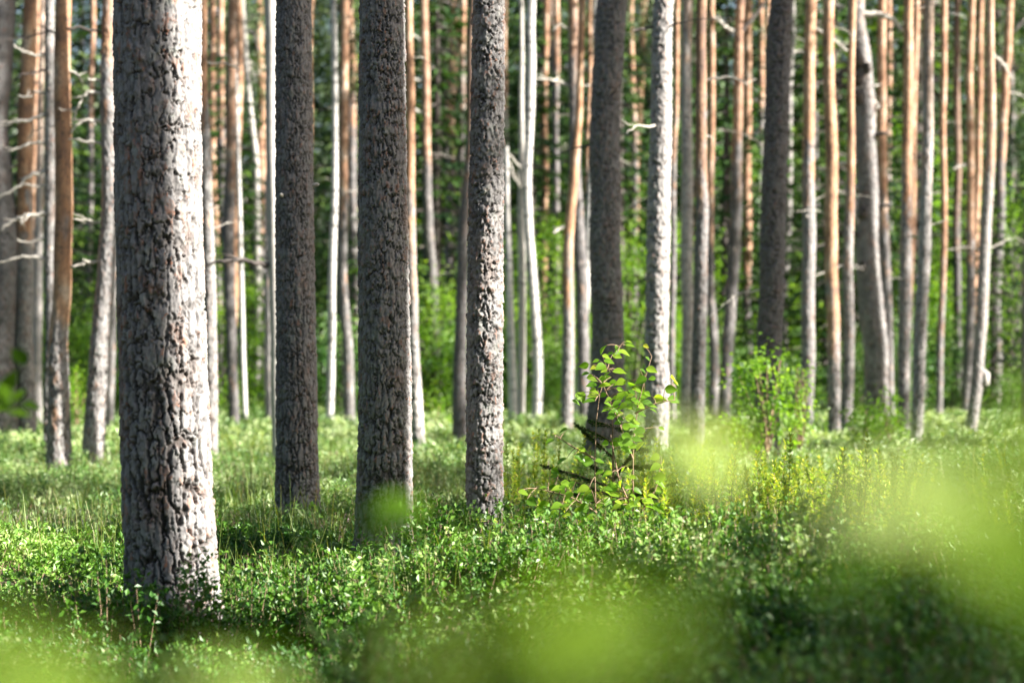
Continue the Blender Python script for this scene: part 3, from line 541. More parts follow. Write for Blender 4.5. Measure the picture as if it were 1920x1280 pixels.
def spruce_mesh(seed, h, rad, low=.06, size=1.):
    rs = np.random.default_rng(seed); P_, D_, L_ = [], [], []
    z = low * h; polys = []
    while z < h * .97:
        nbr = rs.integers(5, 8); a0 = rs.uniform(0, 6.28)
        for k in range(nbr):
            a = a0 + k * 6.283 / nbr + rs.normal(0, .2); L = rad * (1 - z / h) ** .8 * rs.uniform(.6, 1.15) + .12
            t = np.sort(rs.uniform(.12, 1, max(8, int(L * 26 / size)))); o = np.array([np.cos(a), np.sin(a), 0])
            zz = z - t * L * .25 + (t ** 2) * L * .12 + rs.normal(0, .03)
            side = np.array([-np.sin(a), np.cos(a), 0])
            sp = rs.uniform(-1, 1, len(t)) * (1.05 - t) * L * .38
            p = o * (t * L)[:, None] + side * sp[:, None]; p[:, 2] = zz - np.abs(sp) * .25 - rs.uniform(0, .1, len(t))
            P_.append(p); D_.append(o * .7 + side * np.sign(sp)[:, None] * .6 + np.array([0, 0, -.45]) + rs.normal(0, .25, (len(t), 3)))
            if k % 2 == 0: polys.append((np.array([[0, 0, z], o * L * .5 + [0, 0, z - L * .1], o * L * .9 + [0, 0, z - L * .14]]), np.array([.02, .012, .004])))
        z += rs.uniform(.16, .30) * (1 if h < 7 else 1.5)
    p = np.vstack(P_); d = unit(np.vstack(D_)); n = len(p); up = unit(rs.normal(0, .5, (n, 3)) + [0, 0, 1])
    v, f = leaf_cloud(p, d, up, rs.uniform(.10, .24, n) * size, rs.uniform(.04, .085, n) * size, .15)
    cr = mk_mesh('spruce_crown', v, f, dict(rnd=np.repeat(np.clip(.75 * np.repeat(rs.random(len(P_)), [len(q_) for q_ in P_]) + .35 * rs.random(n), 0, 1), 4)))
    polys.append((np.array([[0, 0, -.05], [0, 0, h * .5], [0, 0, h]]), np.array([.015 * h, .009 * h, .01])))
    v, f = tubes(polys, 5); return cr, mk_mesh('trunk', v, f)
def broad_mesh(seed, h, rad, n, leaf=.07, low=.1):
    rs = np.random.default_rng(seed); cl = 30
    cz = rs.uniform(low, .97, cl) * h; rr = rad * np.sqrt(np.clip(1 - ((cz / h - .5) / .62) ** 2, 0, 1)) * rs.uniform(.2, 1, cl); aa = rs.uniform(0, 6.283, cl)
    cc = np.stack([rr * np.cos(aa), rr * np.sin(aa), cz], 1); k = rs.integers(0, cl, n)
    sg = max(.07, rad * .17); p = cc[k] + rs.normal(0, sg, (n, 3)) * rs.uniform(.5, 1.6, cl)[k][:, None]; p[:, 2] = np.maximum(p[:, 2], .03)
    d = unit(rs.normal(0, 1, (n, 3)) + [0, 0, -.2]); up = unit(rs.normal(0, .6, (n, 3)) + [0, 0, 1])
    v, f = leaf_cloud(p, d, up, rs.uniform(.7, 1.3, n) * leaf, rs.uniform(.5, .9, n) * leaf)
    cr = mk_mesh('leaf_crown', v, f, dict(rnd=np.repeat(np.clip(.6 * rs.random(cl)[k] + .4 * rs.random(n), 0, 1), 4)))
    polys = [(smooth_poly([[0, 0, -.02], [0, 0, h * .4], cc[np.argmax(cz)]], 7), np.linspace(.012 * h, .005, 7))]
    for c in cc[::2]: polys.append((smooth_poly([[0, 0, c[2] * .4], c * [.5, .5, .75], c], 6), np.linspace(.005 * h, .003, 6)))
    v, f = tubes(polys, 4); return cr, mk_mesh('trunk', v, f)

def nearest(px, side=None):
    best = min(T, key=lambda r: abs(r[2][1][1] - px) + (0 if r[1] in ('near', 'mid') else 12)); return best
crowns = [pine_crown(s) for s in (31, 32, 33)]; limb_me = [limbs_mesh(c[1]) for c in crowns]
def add_crown(root, x, y, hz, sc):
    k = int(rng.integers(0, 3)); a = rng.uniform(0, 6.28)
    for nm, me, mt in (('crown', crowns[k][0], M['pinen']), ('limb', limb_me[k], M['far'])):
        o = obj(nm, me, mt, root); o.location = (x, y, hz); o.rotation_euler[2] = a; o.scale = (sc, sc, sc)
for n, row_ in enumerate(T):
    key, kind = row_[0], row_[1]; root, xb, d, at_z = TR[key]
    if d > 22 and kind in ('pine', 'sunfoot', 'mid') and n % 5 in (0, 2):
        hz = rng.uniform(10.5, 12.) if d < 50 else rng.uniform(9, 11); ax, ay, r_ = at_z(hz); add_crown(root, ax, ay, hz, rng.uniform(.7, .95))
for k in range(20):
    px = 30 + 1880 * (k + .5 + rng.uniform(-.4, .4)) / 20; d = rng.uniform(44, 62); w = rng.uniform(10, 16) * 46 / d; key = f'x{k}'
    le = rng.normal(0, 10); yb = HOR + (CAMZ - VEG) * FPX / d
    me, xb, at_z = build_trunk(key, 'pine', [(0, px + le, w), (430, px + le * .3 + rng.normal(0, 3), w * 1.15), (yb, px, w * 1.35)], rng.uniform(150, 520), d, 900 + k * 5)
    root = thing('pine_tree', (xb, d, 0), f'thin far pine deep in the stand, {ORD[k]} from the left of the faintest ones', 'pine tree', 'faint far pines')
    obj('trunk', me, M['far'], root)
    for b in range(2):
        zb = rng.uniform(3, 7); ax, ay, r_ = at_z(zb); a = rng.choice([0, np.pi]) + rng.normal(0, .5); l = rng.uniform(.3, 1.); dr = np.array([np.cos(a), np.sin(a), rng.uniform(-.3, .3)])
        p0 = np.array([ax, ay, zb]); obj('branch', branch_mesh([p0, p0 + dr * l * .5, p0 + dr * l + [0, 0, -.15 * l]], .014, .004, 2), M['twig'], root)
# ---- backdrop
protos = {'spruce': [spruce_mesh(11, 6, 1.7, .04, 1.), spruce_mesh(12, 10, 2.4, .05, 1.25), spruce_mesh(13, 16, 3.0, .06, 1.7), spruce_mesh(14, 18, 3.4, .1, 1.9)],
          'broad': [broad_mesh(21, 2.6, 1.1, 3600, .075, .06), broad_mesh(22, 5.0, 1.7, 6500, .09, .08), broad_mesh(23, 9, 2.4, 9000, .12, .1)]}
SMALL_M, BIG_M = M['spruce'], M['spruce']
def plant_tree(name, pr, mat, px, d, s, label, cat, group):
    r = thing(name, ((px - 960) / FPX * d, d, -.02), label, cat, group)
    r.rotation_euler[2] = rng.uniform(0, 6.28); r.scale = (s * rng.uniform(.9, 1.1), s * rng.uniform(.9, 1.1), s)
    me = pr[0]
    if me.materials and me.materials[0] != mat:
        key = me.name + mat.name
        if key not in bpy.data.meshes:
            me = me.copy(); me.name = key; me.materials.clear()
        else: me = bpy.data.meshes[key]
    obj('crown', me, mat, r); obj('trunk', pr[1], M['dtwig'], r); return r
def row(name, what, cat, group, plist, mats, n, x0, x1, d0, d1, s0, s1):
    for k in range(n):
        px = x0 + (x1 - x0) * (k + .5 + rng.uniform(-.35, .35)) / n; d = rng.uniform(d0, d1)
        plant_tree(name, plist[k % len(plist)], mats[k % len(mats)], px, d, rng.uniform(s0, s1), f'{what}, {ORD[k]} from the left', cat, group)
SP, BD = protos['spruce'], protos['broad']
row('spruce_tree', 'small dark young spruce at the forest edge', 'spruce tree', 'young spruces behind the pines', SP[:2], [M['spruce']], 22, -60, 1980, 46, 56, .6, 1.05)
row('broadleaf_shrub', 'low bright green leafy shrub', 'shrub', 'leafy shrubs behind the pines', BD[:1], [M['ling'], M['bil'], M['ling']], 20, -40, 1960, 41, 50, .35, .8)
row('broadleaf_tree', 'young sunlit broadleaf tree', 'broadleaf tree', 'young broadleaf trees behind the pines', BD[1:], [M['ling'], M['spruce'], M['spruce']], 14, -40, 1980, 56, 66, .6, 1.)
row('spruce_tree', 'tall spruce with drooping boughs', 'spruce tree', 'tall spruces filling the background', SP[2:], [M['spruce'], M['pinen']], 22, -80, 2000, 64, 80, .9, 1.2)
row('spruce_tree', 'hazy far spruce closing the view', 'spruce tree', 'farthest spruces', SP[2:], [M['pinen'], M['spruce']], 30, -100, 2020, 84, 112, 1., 1.35)

for k, (px, d_, v_, s_) in enumerate([(150, 46, 0, .9), (408, 45, 1, .75), (1045, 46, 1, .8), (1190, 44, 1, .75), (1365, 60, 1, .8), (1500, 50, 0, 1.), (1690, 66, 2, .9), (1765, 50, 0, 1.1), (1890, 50, 1, 1.), (815, 46, 0, 1.), (870, 58, 1, .8)]):
    plant_tree('broadleaf_tree', BD[v_], M['bright'], px, d_, s_, f'glowing yellow green young tree filling a gap between trunks, {ORD[k]} of its kind', 'broadleaf tree', 'glowing young trees in the gaps')
# ---- pines outside the frame to the right; their trunks and crowns cast the shade the photo shows
def off_pine(x, y, r, label, crown=True, lean=0., hz=11.5):
    root = thing('pine_tree', (x, y, 0), label, 'pine tree', 'pines standing outside the right edge')
    z = np.linspace(-.05, 14, 60); th = np.linspace(0, 2 * np.pi, 20, endpoint=False); TH, Zg = np.meshgrid(th, z)
    R = (r * (1 - Zg / 14 * .45)) * (1 + .06 * (vnoise(TH / 6.28318 * 7, Zg / .2, int(x * 10) + 300, 7) - .5))
    V = np.stack([lean * Zg + R * np.cos(TH), R * np.sin(TH), Zg], -1).reshape(-1, 3)
    obj('trunk', mk_mesh('trunk', V, grid_faces(60, 20), dict(orange=sstep(5, 7, Zg).ravel(), pale=Zg.ravel() * 0), True), M['far'], root)
    if crown:
        add_crown(root, lean * hz, 0, hz, 1.)
def block(key, t, p, r, label, crown=False):
    root, xb, d, _ = TR[key]
    off_pine(xb + t * SX - p * math.sin(SUN_PHI), d + t * SY + p * (-math.cos(SUN_PHI)), r, label, crown)
block('t1', 5.0, .336, .21, 'pine out of view whose shadow falls on the big front trunk')
block('t3', 4.6, .17, .155, 'pine out of view that half shades the third front trunk')
block('t2', 5.2, 0., .19, 'pine out of view that shades the second front trunk')
block('t5', 6.2, .06, .24, 'pine out of view that shades the dark leaning pine', True)
block('a1', 14.5, 0., .27, 'pine out of view that shades the trunk at the left edge', True)
block('t7', 6., .36, .24, 'pine out of view that shades the left side of the knotty pine')
block('t6', 5.0, -.05, .2, 'pine out of view that shades the charcoal dark pine')
for k, (tx, ty, tz, hz) in enumerate([(1.9, 5.2, .3, 9), (2.6, 4.0, .3, 9.2), (-3.8, 17.5, .3, 10), (-.3, 12.9, 1.6, 11.5), (-1, 29, .3, 11), (5.5, 32, 1, 11.5), (3, 39, 2, 11), (9, 45, 3, 12), (4.5, 25, .3, 11), (-7, 36, 2, 11.5)]):
    t_ = (hz - tz) / math.tan(SUN_EL)
    off_pine(tx + t_ * SX, ty + t_ * SY, .15, f'crowned pine out of view to the right, {ORD[k]} of those', True, hz=hz)

for k, (x, y, sc_) in enumerate([(3.7, 5.1, .6), (4.3, 6.0, .55), (5.2, 4.6, .7), (4.7, 7.95, .72)]):  # unseen spruces added to deepen the shade on the front ground
    plant_tree('spruce_tree', SP[0], M['spruce'], 960 + x / 10 * FPX, 10, sc_, f'bushy young spruce added out of view to the right for ground shade, {ORD[k]} of the four nearest ones', 'spruce tree', 'added shade spruces right of the camera').location = (x, y, -.02)
for k in range(36):  # unseen spruces added to block sky fill from the left and behind
    if k < 13: x, y = -rng.uniform(11, 17) - .15 * k, -6 + k * 4.2 + rng.uniform(-1, 1)
    else: x, y = -14 + (k - 13) * 2.1, rng.uniform(-15, -10)
    plant_tree('spruce_tree', SP[2 + k % 2], M['spruce'], 960 + x / 10 * FPX, 10, rng.uniform(.8, 1.1), f'tall spruce out of view, {ORD[k]} of those standing left of and behind the camera', 'spruce tree', 'spruces around the camera side').location = (x, y, -.02)

# ------------------------------------------------------------------ dwarf shrubs (stuff)
def in_view(d0, d1, n, m=1.12):
    d = np.sqrt(rng.uniform(d0 ** 2, d1 ** 2, n)); x = rng.uniform(-1, 1, n) * .2118 * d * m; return x, d
def hump(x, y, s=0): return .55 * vnoise(x / .8 + 50, y / .8 + 50, 40 + s) + .45 * vnoise(x / .3 + 90, y / .3 + 90, 41 + s)
def shrubs(x, y, H, nl, leaf, asp, spread, mat, name, label, stems=3, zlo=.25, up=.35, sr=.0016, rb=0.):
    n = len(x); ns = stems
    a = rng.uniform(0, 6.283, (n, ns)); sp = rng.uniform(.1, 1, (n, ns)) * spread
    base = np.stack([x, y, gz(x, y)], 1)[:, None]; tip = np.stack([np.cos(a) * sp, np.sin(a) * sp, np.repeat(H[:, None], ns, 1) * rng.uniform(.75, 1.1, (n, ns))], -1)
    si = rng.integers(0, ns, (n, nl)); t = rng.uniform(zlo, 1, (n, nl)) ** .75
    tp = np.take_along_axis(tip, np.repeat(si[..., None], 3, 2), 1)
    bend = np.stack([t ** 1.3, t ** 1.3, t], -1)
    p = (base + tp * bend + rng.normal(0, spread * .10, (n, nl, 3))).reshape(-1, 3); m = len(p)
    d = unit(rdir(m, -.4, .9) + [0, 0, up]); un = unit(rng.normal(0, .55, (m, 3)) + [0, 0, 1])
    L = leaf * rng.uniform(.6, 1.3, m)
    v, f = leaf_cloud(p, d, un, L, L * asp * rng.uniform(.8, 1.2, m))
    pr = np.repeat((rng.random(n) * .4 + rb + .75 * (vnoise(x / .45 + 11, y / .55 + 5, 77) - .5))[:, None], nl, 1).ravel() + rng.random(m) * .5
    V = [v]; F = [f]; R = [np.repeat(pr, 4)]
    o = obj(name, mk_mesh(name, v, f, dict(rnd=np.clip(R[0], 0, 1))), mat)
    tag(o, label, name.replace('_', ' '), kind='stuff')
    if sr:
        b = np.repeat(base, ns, 1).reshape(-1, 3); tq = tip.reshape(-1, 3); k = len(b); ang = np.array([0, 2.094, 4.189])
        ring = np.stack([np.cos(ang), np.sin(ang), ang * 0], 1) * sr
        V0 = b[:, None] + ring[None]; Vm = (b + tq * [.4, .4, .5])[:, None] + ring[None] * .8; V1 = (b + tq)[:, None] + ring[None] * .4
        v = np.concatenate([V0, Vm, V1], 1).reshape(-1, 3); q = []
        for r_ in (0, 3):
            for c in range(3): c2 = (c + 1) % 3; q.append([r_ + c, r_ + c2, r_ + 3 + c2, r_ + 3 + c])
        f = (np.arange(k)[:, None, None] * 9 + np.array(q)[None]).reshape(-1, 4)
        return v, f
    return None
stem_parts = []
def add(x): 
    if x: stem_parts.append(x)
# front zone
x, y = in_view(4.6, 14.5, 8200); keep = rng.random(len(x)) < .35 + .5 * (vnoise(x / .7 + 9, y / .7 + 9, 61) > .45)
x, y = x[keep], y[keep]; hp = hump(x, y); kk = rng.random(len(x)) < .10 + 1.4 * sstep(.34, .6, hp); x, y, hp = x[kk], y[kk], hp[kk]; H = (.17 + .30 * sstep(.25, .85, hp)) * (1 - .55 * sstep(8.9, 10.6, y))
for k_ in ('t1', 't2', 't3', 't4'):
    _, xb_, d_, _ = TR[k_]; n_ = 60 if k_ == 't1' else 30; a_ = rng.uniform(-2.9, -.2, n_); q_ = rng.uniform(.22, .6, n_)
    x = np.r_[x, xb_ + np.cos(a_) * q_]; y = np.r_[y, d_ + np.sin(a_) * q_]; H = np.r_[H, rng.uniform(.28, .50, n_) * (1 if k_ == 't1' else .5)]
add(shrubs(x, y, H, 96, .026, .6, .13, M['bil'], 'bilberry_shrubs', 'knee-high green bilberry shrubs covering the forest floor in front'))
x, y = in_view(4.6, 14, 4200); keep = vnoise(x / .9 + 30, y / .9 + 30, 62) > .45; x, y = x[keep], y[keep]
add(shrubs(x, y, (.13 + .22 * hump(x, y, 3)) * (1 - .5 * sstep(8.9, 10.6, y)), 110, .021, .52, .10, M['ling'], 'lingonberry_shrubs', 'dark glossy small leaved lingonberry shrubs between the front trunks', up=.6))
# middle zone
x, y = in_view(13, 26, 8500); add(shrubs(x, y, (.13 + .22 * sstep(.2, .8, hump(x, y))) * (.72 + .28 * sstep(15, 18, y)), 64, .038, .36, .14, M['heathg'], 'bilberry_thicket', 'soft green dwarf shrubs covering the ground around the middle pines', stems=2, rb=.2))
x, y = in_view(12, 30, 3000); keep = vnoise(x / 1.5 + 30, y / 1.5 + 30, 63) > .45; x, y = x[keep], y[keep]
add(shrubs(x, y, .16 + .16 * hump(x, y), 60, .022, .3, .12, M['heath'], 'heather', 'heather with a few pink flower spikes among the dwarf shrubs', up=1.2, stems=3))
x, y = in_view(25, 48, 8000); shrubs(x, y, .16 + .22 * hump(x, y), 44, .07, .5, .25, M['heathg'], 'far_ground_shrubs', 'bright green low growth under the far pines', stems=2, sr=0, rb=.35)
x, y = in_view(46, 90, 3500, 1.2); shrubs(x, y, .3 + .4 * hump(x, y), 34, .14, .5, .5, M['ling'], 'far_undergrowth', 'green undergrowth below the background spruces', stems=2, sr=0, rb=.2)
# marsh tea: upright whorled shoots, yellow green
def tea(n, x0, x1, d0, d1, name, label):
    px = rng.uniform(x0, x1, n); d = rng.uniform(d0, d1, n); x = (px - 960) / FPX * d
    k = vnoise(x / .28 + 70, d / .28, 66) * .7 + rng.random(n) * .3 > .60; x, d = x[k], d[k]; n = len(x); H = rng.uniform(.30, .60, n)
    tips, pp, dd, LL, tilt = [], [], [], [], rng.normal(0, .22, (n, 2)); polys = []
    for q in range(n):
        t = np.r_[np.repeat(np.linspace(.45, 1, 12) ** .8, 9)]; a = rng.uniform(0, 6.28, len(t)); b = np.array([x[q], d[q], gz(x[q:q+1], d[q:q+1])[0]])
        ax = np.array([tilt[q, 0], tilt[q, 1], 1.])
        p = b + ax * (t * H[q])[:, None]; pp.append(p); dd.append(np.stack([np.cos(a), np.sin(a), .35 + 1.2 * (t - .5)], 1) + rng.normal(0, .35, (len(t), 3))); LL.append(.032 * rng.uniform(.7, 1.25, len(t)))
        polys.append((np.array([b, b + ax * H[q] * .5, b + ax * H[q]]), np.array([.0016, .0012, .0008])))
    p = np.vstack(pp); dr = unit(np.vstack(dd)); L = np.concatenate(LL); m = len(p)
    v, f = leaf_cloud(p, dr, np.tile([0, 0, 1.], (m, 1)), L, L * .3, .1)
    tag(obj(name, mk_mesh(name, v, f, dict(rnd=np.repeat(rng.random(m), 4))), M['tea']), label, name.replace('_', ' '), kind='stuff')
    stem_parts.append(tubes(polys, 4))
tea(420, 935, 1320, 10.6, 14.2, 'marsh_tea_shrubs', 'yellow green needle leaved marsh tea around the birch sapling')
tea(700, 1340, 1720, 10.4, 14.5, 'marsh_tea_clump', 'yellow marsh tea shoots with pale stems in the right half of the photo')
tea(120, 1850, 1960, 11.5, 13.5, 'marsh_tea_patch', 'blurred yellow marsh tea shoots at the right edge')
# grass blades
def grass(n, d0, d1, H0, H1, w, name, label, patch=.5):
    x, y = in_view(d0, d1, n * 2); k = vnoise(x / 1.1 + 3, y / 1.1 + 7, 71) > patch; x, y = x[k], y[k]; n = len(x)
    H = rng.uniform(H0, H1, n)[:, None]; b = np.stack([x, y, gz(x, y)], 1); a = rng.uniform(0, 6.28, n); dr = np.stack([np.cos(a), np.sin(a), a * 0], 1)
    s = np.stack([-dr[:, 1], dr[:, 0], a * 0], 1) * w; ln = rng.uniform(.05, .55, n)[:, None]; up = np.array([0, 0, 1.])
    c1 = b + up * H * .5 + dr * H * ln * .2; c2 = b + up * H * .9 + dr * H * ln * .7; tp = b + up * H * (1.05 - .3 * ln) + dr * H * ln * 1.2
    v = np.stack([b - s, b + s, c1 + s, c1 - s, c2 + s * .7, c2 - s * .7, tp], 1).reshape(-1, 3); i0 = np.arange(n)[:, None] * 7
    f = np.concatenate([i0 + [0, 1, 2], i0 + [0, 2, 3], i0 + [3, 2, 4], i0 + [3, 4, 5], i0 + [5, 4, 6]], 1).reshape(-1, 3)
    tag(obj(name, mk_mesh(name, v, f, dict(rnd=np.repeat(rng.random(n), 7))), M['grass']), label, 'grass', kind='stuff')
grass(3600, 5, 15, .2, .40, .0014, 'grass', 'thin grass blades sticking out of the front shrubs', .55)
grass(9000, 14, 34, .2, .42, .003, 'grass', 'taller soft grass between the middle pines', .42)
v, f = join(stem_parts)
tag(obj('shrub_stems', mk_mesh('shrub_stems', v, f), M['stem']), 'thin brown stems of the dwarf shrubs', 'stems', kind='stuff')

# ------------------------------------------------------------------ individual plants
def oval_leaf(p, d, up, L, wd, curl=.12):
    d = np.array(d) / np.linalg.norm(d); s = np.cross(d, up); s /= np.linalg.norm(s); nn = np.cross(s, d)
    t = np.array([0, .12, .28, .48, .7, .88, 1.]); w = np.array([.03, .62, .98, 1., .66, .26, .0]) * wd / 2
    V = []
    for q in (-1, -.5, 0, .5, 1):
        V.append(p + d * (t * L)[:, None] + s * (q * w)[:, None] + nn * (abs(q) * w * .35 - curl * L * t ** 2)[:, None])
    V = np.array(V).reshape(-1, 3); F = []
    for c in range(4):
        for r in range(6): F.append([c * 7 + r, (c + 1) * 7 + r, (c + 1) * 7 + r + 1, c * 7 + r + 1])
    return V, np.array(F)
def leafy(name, label, cat, group, stems, leaves, mat, base, rs=0, stem_r=.003):
    """stems: list of world polylines; leaves: list of (pos, dir, up, L, w, rnd); each leaf hangs on a short stalk"""
    base = np.array(base, float); root = thing(name, tuple(base), label, cat, group)
    polys = [(smooth_poly(np.array(s) - base, 12), np.linspace(stem_r, stem_r * .35, 12)) for s in stems]
    allp = np.vstack([p for p, _ in polys])
    L = []; rnd = []
    for (p, d, up, ln, wd, r) in leaves:
        p = np.array(p) - base; k = np.argmin(np.linalg.norm(allp - p, axis=1) + .25 * np.maximum(allp[:, 2] - p[2] + .01, 0)); q = allp[k]
        polys.append((smooth_poly([q, (p + q) / 2 + [0, 0, .01], p], 5), np.linspace(stem_r * .4, stem_r * .22, 5)))
        v, f = oval_leaf(p, d, up, ln, wd); L.append((v, f)); rnd += [r] * len(v)
    v, f = tubes(polys, 5); obj('stem', mk_mesh('stem', v, f, smooth=True), M['gstem'] if name == 'leafy_sprig' else M['stem'], root)
    v, f = join(L); obj('leaves', mk_mesh('leaves', v, f, dict(rnd=np.array(rnd)), True), mat, root)
    return root
# birch sapling: leaf positions read from the photo
c5 = [(460,490),(405,525),(365,585),(340,625),(290,615),(285,670),(330,665),(285,720),(335,745),(285,770),(550,570),(570,625),(570,665),(505,725),(465,750),(610,765),(675,770),(535,760),(555,790),(430,800),(445,790),(345,820),(390,830),(525,840),(505,815),(450,945),(515,935),(345,975),(510,990),(95,935),(145,915),(430,1100),(360,1120),(260,1065),(250,1200),(125,1200),(170,1230),(480,1230),(400,1220),(600,1200),(340,700),(380,690),(420,720),(395,760),(360,790),(480,900),(470,860),(500,960),(450,1010)]
c7 = [(290,205),(350,190),(290,270),(350,290),(430,195),(490,220),(600,200),(665,285),(575,305),(500,270),(710,115),(750,230),(835,250),(825,305),(770,290),(900,245),(1000,210),(975,20),(650,350),(850,460),(490,345),(440,420),(620,375),(545,450),(560,240),(720,330),(880,330),(690,200)]
LP = [(1000 + a * .39, 450 + b * .39) for a, b in c5] + [(900 + a * .336, 850 + b * .336) for a, b in c7]
LP += [(x + rng.normal(0, 16), y + rng.normal(0, 18)) for x, y in LP if rng.random() < .9] + [(rng.normal(1150, 60), rng.uniform(930, 1030)) for _ in range(40)] + [(x + rng.normal(0, 22), y + rng.normal(0, 22)) for x, y in LP if rng.random() < .8]
D0 = 10.3; lv = []
for (px, py) in LP:
    d = D0 + rng.normal(0, .12); a = rng.normal(0, .6); sgn = 1 if px > 1150 else -1
    if rng.random() < .3: sgn = -sgn
    dr = np.array([sgn * math.cos(a), -.5 * rng.random() + .1, -.55 + .5 * rng.random()]); big = rng.uniform(.028, .062)
    pos = P(px, py, d) - dr / np.linalg.norm(dr) * big * .5
    lv.append((pos, dr, np.array([rng.normal(0, .9), -.6, rng.uniform(.1, 1.3)]), big, big * rng.uniform(.62, .8), min(.97, rng.random() * (.94 if py > 690 else 1.2))))
def PS(l, d=D0): return [P(x, y, d) for x, y in l]
stems = [PS([(1118, 1200), (1118, 1000), (1114, 850), (1118, 760), (1128, 690), (1162, 650)]), PS([(1185, 1200), (1188, 950), (1185, 830), (1190, 770), (1205, 720), (1222, 668)]),
         PS([(1187, 860), (1160, 790), (1130, 720)]), PS([(1190, 775), (1230, 755), (1265, 750)]), PS([(1118, 960), (1070, 930), (1005, 915)]), PS([(1188, 960), (1160, 900), (1145, 815)]),
         PS([(1116, 860), (1070, 835), (1036, 812)]), PS([(1187, 980), (1230, 920), (1240, 860)])]
leafy('birch_sapling', 'young birch sapling with shining heart shaped leaves right of the centre, in sharp focus', 'sapling', None, stems, lv, M['birchleaf'], P(1150, 1220, D0) * [1, 1, 0], stem_r=.0045)
# spruce seedling behind it
root = thing('spruce_seedling', tuple(P(1150, 1000, 10.9) * [1, 1, 0]), 'small dark spruce seedling with flat boughs tangled with the birch sapling', 'seedling')
bs = np.array(root.location); pl, pd = [], []
polys = [(np.array(PS([(1152, 1090), (1150, 900), (1148, 770)], 10.9)) - bs, np.array([.008, .006, .002]))]
for (x0, y0, x1, y1) in [(1148, 800, 1185, 812), (1148, 800, 1105, 790), (1150, 830, 1085, 800), (1150, 830, 1215, 845), (1150, 860, 1078, 795), (1150, 880, 1255, 870), (1150, 900, 1090, 860), (1150, 900, 1225, 795), (1150, 915, 1015, 873), (1150, 930, 1040, 895), (1150, 940, 1270, 905), (1150, 960, 1230, 930), (1150, 950, 1075, 925)]:
    yy = rng.uniform(-.12, .12); a = P(x0, y0, 10.9) - bs; b = P(x1, y1, 10.9 + yy) - bs
    q = smooth_poly([a, (a + b) / 2 + [0, 0, .012], b], 10); polys.append((q, np.linspace(.004, .0015, 10)))
    ax = (b - a) / np.linalg.norm(b - a); subs = [q]
    for s in np.linspace(.3, .9, 4):
        for sg in (-1, 1):
            st = a + (b - a) * s; dr = ax * .7 + np.array([0, sg * .7, -.12]); subs.append(smooth_poly([st, st + dr * .09 * (1.1 - s)], 5)); polys.append((subs[-1], np.linspace(.002, .001, 5)))
    for sub in subs:
        L = np.linalg.norm(sub[-1] - sub[0]); k = int(L / .0007); t = rng.random(k); pp = sub[0] + (sub[-1] - sub[0]) * t[:, None]
        pl.append(pp); pd.append(unit(rng.normal(0, .6, (k, 3)) + [0, 0, .25] + (sub[-1] - sub[0]) / L * .7))
p = np.vstack(pl); d_ = np.vstack(pd); n = len(p); v, f = leaf_cloud(p, d_, unit(rng.normal(0, 1, (n, 3))), rng.uniform(.012, .020, n), np.full(n, .0036))
obj('needles', mk_mesh('needles', v, f, dict(rnd=np.repeat(rng.random(n), 4))), M['spruce'], root)
v, f = tubes(polys, 5); obj('stem', mk_mesh('stem', v, f), M['stem'], root)

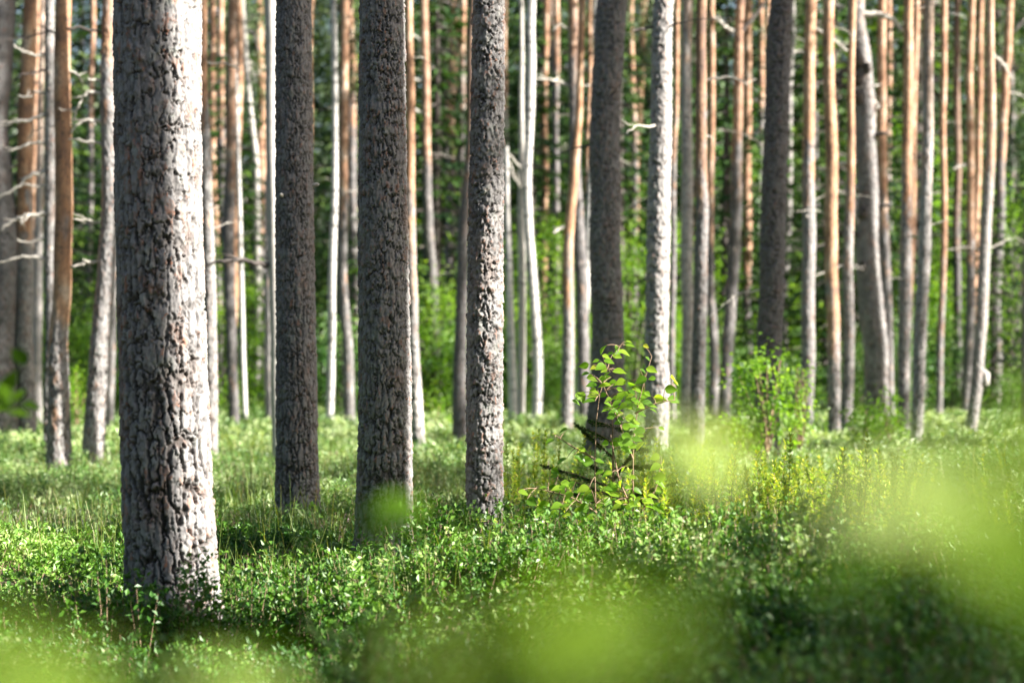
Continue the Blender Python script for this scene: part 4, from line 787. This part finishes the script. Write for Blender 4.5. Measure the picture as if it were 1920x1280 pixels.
# blurred bushes between the pines
for s, px, py, yb, hpx, wpx, n, leaf, label in [
    (51, 1437, 0, 868, 205, 165, 950, .05, 'yellow green bush glowing at the foot of the charcoal pine'),
    (52, 1665, 0, 822, 80, 60, 420, .05, 'small bright bush at the foot of the broad knotty pine'),
    (53, 1615, 0, 835, 70, 80, 420, .05, 'low yellow green bush left of the broad knotty pine'),
    (54, 815, 0, 800, 60, 90, 350, .05, 'pale green low bush between the third and fourth front trunks'),
    (55, 145, 0, 800, 110, 60, 500, .05, 'sunny yellow green bush between the orange pine and the leaning grey pine'),
    (56, 1500, 0, 850, 170, 40, 260, .045, 'loose green shoot right beside the glowing yellow green bush')]:
    d = dist(yb); h = hpx / FPX * d + VEG; r = wpx / 2 / FPX * d
    cr, tk = broad_mesh(s, h, r, n, leaf, .3)
    rt = thing('leafy_bush', ((px - 960) / FPX * d, d, 0), label, 'bush'); obj('crown', cr, M['bright'], rt); obj('stem', tk, M['stem'], rt)

# ---- sprigs just in front of the lens: (x, y, distance, leaf count, spread px, leaf size m, brightness, label)
FG = [
 (1800, 925, .62, 10, 85, .034, 1., 'large pale green blurred leaves right in front of the lens at the right side'),
 (1910, 1120, .60, 5, 40, .034, .5, 'olive yellow blurred leaves close to the lens at the lower right edge'),
 (1320, 850, .9, 6, 48, .024, 1., 'pale green blurred sprig in front of the foot of the brown pine'),
 (1010, 1290, .54, 7, 150, .030, .72, 'bright yellow green blurred leaves at the bottom middle'),
 (722, 962, 1.7, 6, 26, .038, .0, 'dark green blurred leaf covering the foot of the third front trunk'),
 (60, 1345, .54, 6, 150, .030, .62, 'lime green blurred leaves at the bottom left corner'),
 (480, 1370, .60, 4, 90, .028, .5, 'green blurred sprig at the bottom edge below the biggest front trunk'),
 (1590, 1080, .9, 3, 50, .026, .05, 'mid green blurred sprig below the yellow marsh tea'),
 (15, 755, 4.6, 14, 40, .045, .2, 'dark green blurred leaves hanging at the left edge'),
]
for (px, py, d, n, sp, ls, br, label) in FG:
    lv = []; top = P(px, py - sp * .5, d)
    for k in range(n):
        q = P(px + rng.normal(0, sp * .55), py + rng.normal(0, sp * .45), d + rng.normal(0, .05 * d))
        dr = rdir(1, -.3, .7)[0]; dr[1] *= .4
        lv.append((q, dr, np.array([rng.normal(0, .4), -.6, 1.]), ls * rng.uniform(.8, 1.2), ls * rng.uniform(.5, .7), float(np.clip(br + rng.normal(0, .15), 0, 1))))
    b = P(px, 0, d) * [1, 1, 0] + [rng.uniform(-.05, .05), rng.uniform(-.03, .03), 0]
    leafy('leafy_sprig', label, 'sprig', 'blurred leafy sprigs close to the lens', [[b, (b + top) / 2 + [.01, 0, 0], top]], lv, M['fore'], b, stem_r=.0011)
